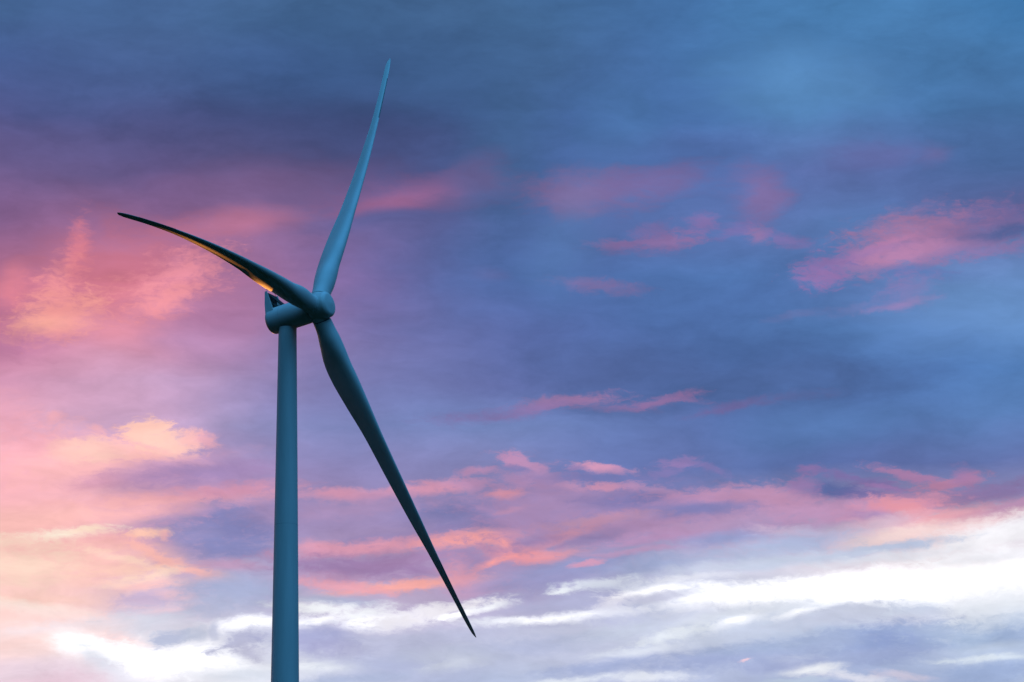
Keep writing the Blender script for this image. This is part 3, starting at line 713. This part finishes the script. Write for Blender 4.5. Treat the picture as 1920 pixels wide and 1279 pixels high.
def prism(bm, pts, thick, nrm):
    """solid plate: outline pts thickened both ways along nrm."""
    h = nrm.normalized() * (thick / 2)
    return loft([[p - h for p in pts], [p + h for p in pts]], bm)

def pchip(xs, ys):
    h = [b - a for a, b in zip(xs, xs[1:])]
    dl = [(b - a) / k for a, b, k in zip(ys, ys[1:], h)]
    m = [dl[0]]
    for i in range(1, len(xs) - 1):
        m.append(0 if dl[i - 1] * dl[i] <= 0 else 2 * dl[i - 1] * dl[i] / (dl[i - 1] + dl[i]))
    m.append(dl[-1])
    def f(x):
        x = min(max(x, xs[0]), xs[-1]); i = 0
        while i < len(h) - 1 and x > xs[i + 1]: i += 1
        t = (x - xs[i]) / h[i]
        return ((2 * t ** 3 - 3 * t ** 2 + 1) * ys[i] + (t ** 3 - 2 * t * t + t) * h[i] * m[i]
                + (-2 * t ** 3 + 3 * t * t) * ys[i + 1] + (t ** 3 - t * t) * h[i] * m[i + 1])
    return f

# ------------------------------------------------------------------ ground: a wide dark field reaching the horizon
def ground():
    random.seed(4)
    bm = bmesh.new()
    radii = [0, 15, 40, 80, 150, 260, 420, 600, 900, 1400, 2200, 3500, 6000, 10000, 18000, 30000]
    n = 96
    ph = [random.uniform(0, 6.28) for _ in range(6)]
    def hgt(x, y):
        r = math.hypot(x, y)
        k = min(1, max(0, (r - 900) / 6000))
        return k * 22 * (sin(x / 1900 + ph[0]) * cos(y / 2300 + ph[1]) + 0.5 * sin(x / 830 + y / 1100 + ph[2])) - k * 12
    rings = [[bm.verts.new((0, 0, 0))] * n]
    for r in radii[1:]:
        rings.append([bm.verts.new((r * cos(2 * pi * i / n), r * sin(2 * pi * i / n), hgt(r * cos(2 * pi * i / n), r * sin(2 * pi * i / n)))) for i in range(n)])
    for a, b in zip(rings[:-1], rings[1:]):
        for i in range(n):
            j = (i + 1) % n
            vs = [a[i], b[i], b[j], a[j]]
            if a[i] is a[j]: vs = vs[:3]
            bm.faces.new(vs)
    mt, t, b = new_mat('dusk_grass')
    nz = t.nodes.new('ShaderNodeTexNoise'); nz.inputs['Scale'].default_value = 0.05; nz.inputs['Detail'].default_value = 10
    g = t.nodes.new('ShaderNodeTexCoord'); t.links.new(g.outputs['Object'], nz.inputs['Vector'])
    r = t.nodes.new('ShaderNodeValToRGB')
    r.color_ramp.elements[0].color = (0.010, 0.014, 0.007, 1); r.color_ramp.elements[1].color = (0.026, 0.031, 0.016, 1)
    r.color_ramp.elements[0].position = 0.35; r.color_ramp.elements[1].position = 0.68
    t.links.new(nz.outputs['Fac'], r.inputs[0]); t.links.new(r.outputs[0], b.inputs['Base Color'])
    b.inputs['Roughness'].default_value = 1.0; b.inputs['Specular IOR Level'].default_value = 0.0
    o = obj('ground', bm, mt, None, 0)
    o['kind'] = 'structure'
ground()

# ------------------------------------------------------------------ the wind turbine
YAW, TILT, TH = 0.4673485186, 0.1509338769, 0.9947739294
AX = Vector((cos(YAW) * cos(TILT), -sin(YAW) * cos(TILT), sin(TILT)))      # shaft, pointing out through the hub
E1 = Vector((sin(YAW), cos(YAW), 0))                                       # level, across the shaft
E2 = E1.cross(AX)
if E2.z < 0: E2 = -E2
H0 = Vector((-29.547637, 502.463383, 139.379875 + EYE))                    # blade plane on the shaft
HUB = H0 + AX * 0.75
TOP = H0 - AX * 5.0                                                        # shaft point above the tower
BASE = Vector((TOP.x, TOP.y, 0))
LEN = 56.0

turbine = bpy.data.objects.new('wind_turbine', None); COL.objects.link(turbine)
turbine.location = BASE
turbine['label'] = 'white three bladed wind turbine on a tapered round tower against sunset clouds'
turbine['category'] = 'wind turbine'

def L(p):                                   # world point -> turbine's own space
    return p - BASE

# tower: tapered steel tube with faint flange joints
tz = TOP.z - 1.75
def trad(z):
    h = tz - z
    return 1.365 + 0.0132 * min(h, 62) + 0.0075 * max(0.0, h - 62)
prof, z = [], 0.0
joints = [tz - 30.5, tz - 58.5, tz - 86.0, tz - 112.0]
zs = sorted([i * tz / 48 for i in range(49)])
for zz in zs: prof.append((zz, trad(zz)))
bm = revolve(prof, Vector((0, 0, 0)), Vector((0, 0, 1)), 96)
tower = obj('tower', bm, M_TOWER, turbine)
for zj in joints:
    r = trad(zj)
    bm = revolve([(-0.03, r - 0.02), (-0.03, r + 0.006), (0.03, r + 0.006), (0.03, r - 0.02)], Vector((0, 0, zj)), Vector((0, 0, 1)), 96)
    obj('flange_joint', bm, M_JOINT, tower)
bm = revolve([(0, 1.34), (0.0, 1.385), (0.3, 1.385), (0.3, 1.34)], Vector((0, 0, tz - 0.3)), Vector((0, 0, 1)), 96)
obj('yaw_bearing', bm, M_TOWER, tower)

# nacelle: round-bodied housing with a domed rear
nprof = rounded([(-8.95, 0.0), (-8.9, 1.55), (-8.45, 2.0), (-3.0, 2.02), (-1.75, 1.98), (-1.55, 1.5), (-1.55, 0.0)], 0.75, 7)
bm = revolve(nprof, L(HUB), AX, 96)
nacelle = obj('nacelle', bm, M_NACELLE, turbine)

def N3(d, h, w):                            # shaft distance, height above shaft, across
    return L(HUB) + AX * d + E2 * h + E1 * w
bm = bmesh.new()                            # dark radiator screen at the back of the roof
prism(bm, [N3(-8.35, 1.3, -1.5), N3(-8.35, 1.3, 1.5), N3(-8.05, 4.3, 1.5), N3(-8.05, 4.3, -1.5)], 0.1, AX)
for k in range(9):
    w = -1.4 + 0.35 * k
    beam(bm, N3(-8.26, 1.5, w), N3(-7.97, 4.3, w), 0.04, 6)
radiator = obj('radiator', bm, M_DARK, nacelle, 20)
for w in (-1.62, 1.62):                     # tapered cheek plates either side of it
    bm = prism(None, [N3(-8.6, 0.9, w), N3(-7.15, 0.9, w), N3(-7.3, 1.9, w), N3(-7.85, 4.4, w), N3(-8.2, 4.4, w), N3(-8.5, 2.4, w)], 0.12, E1)
    obj('cheek_plate', bm, M_NACELLE, nacelle, 20)
bm = bmesh.new()                            # struts bracing the screen forward to the roof
for w in (-0.9, 0.0, 0.9):
    beam(bm, N3(-8.0, 4.1, w), N3(-6.0, 1.8, w), 0.12, 8)
    beam(bm, N3(-8.1, 3.0, w), N3(-7.0, 1.85, w), 0.09, 8)
beam(bm, N3(-6.4, 2.25, -1.1), N3(-6.4, 2.25, 1.1), 0.1, 8)
beam(bm, N3(-7.3, 3.25, -1.3), N3(-7.3, 3.25, 1.3), 0.1, 8)
obj('strut_frame', bm, M_DARK, nacelle, 20)
for w in (-1.2, 1.2):                       # wind sensors on short masts
    bm = bmesh.new()
    beam(bm, N3(-8.05, 4.2, w), N3(-8.0, 4.85, w), 0.03, 6)
    beam(bm, N3(-8.25, 4.82, w), N3(-7.8, 4.86, w), 0.025, 6)
    obj('wind_sensor', bm, M_DARK, nacelle, 20)
for d in (-6.3,):                      # raised joints between the housing sections
    bm = revolve([(d - 0.03, 1.9), (d - 0.03, 2.017), (d + 0.03, 2.017), (d + 0.03, 1.9)], L(HUB), AX, 96)
    obj('housing_joint', bm, M_JOINT, nacelle)

# hub
hprof = rounded([(-1.5, 0.0), (-1.5, 1.75), (-1.2, 2.0), (1.35, 2.0), (1.72, 1.62), (1.98, 0.0)], 0.22, 5)
bm = revolve(hprof, L(HUB), AX, 96)
hub = obj('hub', bm, M_HUB, turbine)

# blades, feathered and flexing
CK = [0, .03, .06, .10, .15, .2, .28, .38, .5, .62, .75, .87, .95, .985, 1.0]
CH = [2.75, 2.76, 2.86, 3.45, 4.02, 4.15, 3.78, 2.97, 2.46, 1.95, 1.30, .98, .85, .60, .12]
TK = [1, 1, .96, .78, .58, .46, .37, .31, .27, .24, .22, .2, .18, .18, .18]
PK = [0, .15, .35, .6, 1.0]
PH = [-.09, -.083, .0514, -.0086, .3397]
DB = [1.266, 1.277, -2.557]
DP = [.013, .0139, -.0243]
fch, ftk, fph = pchip(CK, CH), pchip(CK, TK), pchip(PK, PH)
CAMBER, AFT = 0.036, 0.0
def blade_frame(k):
    t = TH - k * 2 * pi / 3
    return cos(t) * E1 + sin(t) * E2, -sin(t) * E1 + cos(t) * E2
def blade_loop(k, s, n=48):
    d, q = blade_frame(k)
    axial = 6.031 * s + (-2.0816 + DB[k]) * s * s - 0.306 * s ** 3
    sweep = 1.8706 * s * s + 1.4484 * s ** 3
    ctr = L(H0) + d * (s * LEN) + AX * axial + q * sweep
    c, tt = fch(s), ftk(s)
    bl = min(1, max(0, (s - .03) / .15)); bl = bl * bl * (3 - 2 * bl)
    ph = fph(s) + DP[k]
    hol = min(1, max(0, (s - .13) / .25)); hol = hol * hol * (3 - 2 * hol)
    cd = -cos(ph) * AX + sin(ph) * q
    nd = sin(ph) * AX + cos(ph) * q
    lp = []
    for i in range(n):
        a = 2 * pi * i / n
        x = (1 - cos(a)) / 2
        yt = 5 * (0.2969 * math.sqrt(x) - 0.126 * x - 0.3516 * x * x + 0.2843 * x ** 3 - 0.1015 * x ** 4)
        sg = 1 if a < pi else -1
        if sg > 0: yt += (1.667 * math.sqrt(x) * (1 - x) ** 1.8 - yt) * hol        # hollowed pressure side
        cam_ = CAMBER * 4 * x * (1 - x) + AFT * 16 * x * x * (1 - x) ** 2
        af = (c * (x - .3), c * (sg * yt * tt + CAMBER_SIGN * cam_))
        ci = (c * (x - .49), c * sin(a) / 2)
        uu = ci[0] * (1 - bl) + af[0] * bl
        ww = ci[1] * (1 - bl) + af[1] * bl
        lp.append(ctr + cd * uu + nd * ww)
    return lp
CAMBER_SIGN = 1
SS = [0.040 + (0.3 - 0.040) * i / 40 for i in range(40)] + [0.3 + 0.65 * i / 50 for i in range(50)] + [0.95 + 0.05 * (i / 14) for i in range(15)]
for k in range(3):
    bm = loft([blade_loop(k, s) for s in SS])
    blade = obj('blade', bm, M_BLADE, turbine, 50)
    d, q = blade_frame(k)
    # worn protective tape over the outer leading edge
    loops = []
    for i in range(31):
        s = 0.76 + 0.16 * i / 30
        lp = blade_loop(k, s)
        mid = sum((lp[(j) % 48] for j in range(-6, 7)), Vector()) / 13
        loops.append([lp[j % 48] + (lp[j % 48] - mid).normalized() * 0.004 for j in range(-5, 6)] + [mid * 0.4 + lp[24] * 0.05 + lp[6] * 0.275 + lp[42] * 0.275])
    obj('leading_edge_tape', loft(loops), M_TAPE, blade, 60)
    # cuff and pitch-bearing seal where the blade enters the hub
    c0 = L(H0) + AX * 0.15
    bm = revolve([(0.9, 1.36), (2.0, 1.40), (2.12, 1.38), (2.12, 1.2)], c0, (d * 1.0 + AX * 0.02), 64)
    obj('blade_cuff', bm, M_HUB, hub)
    bm = revolve([(2.05, 1.27), (2.3, 1.27)], c0, (d * 1.0 + AX * 0.02), 64)
    obj('bearing_seal', bm, M_GAP, hub)
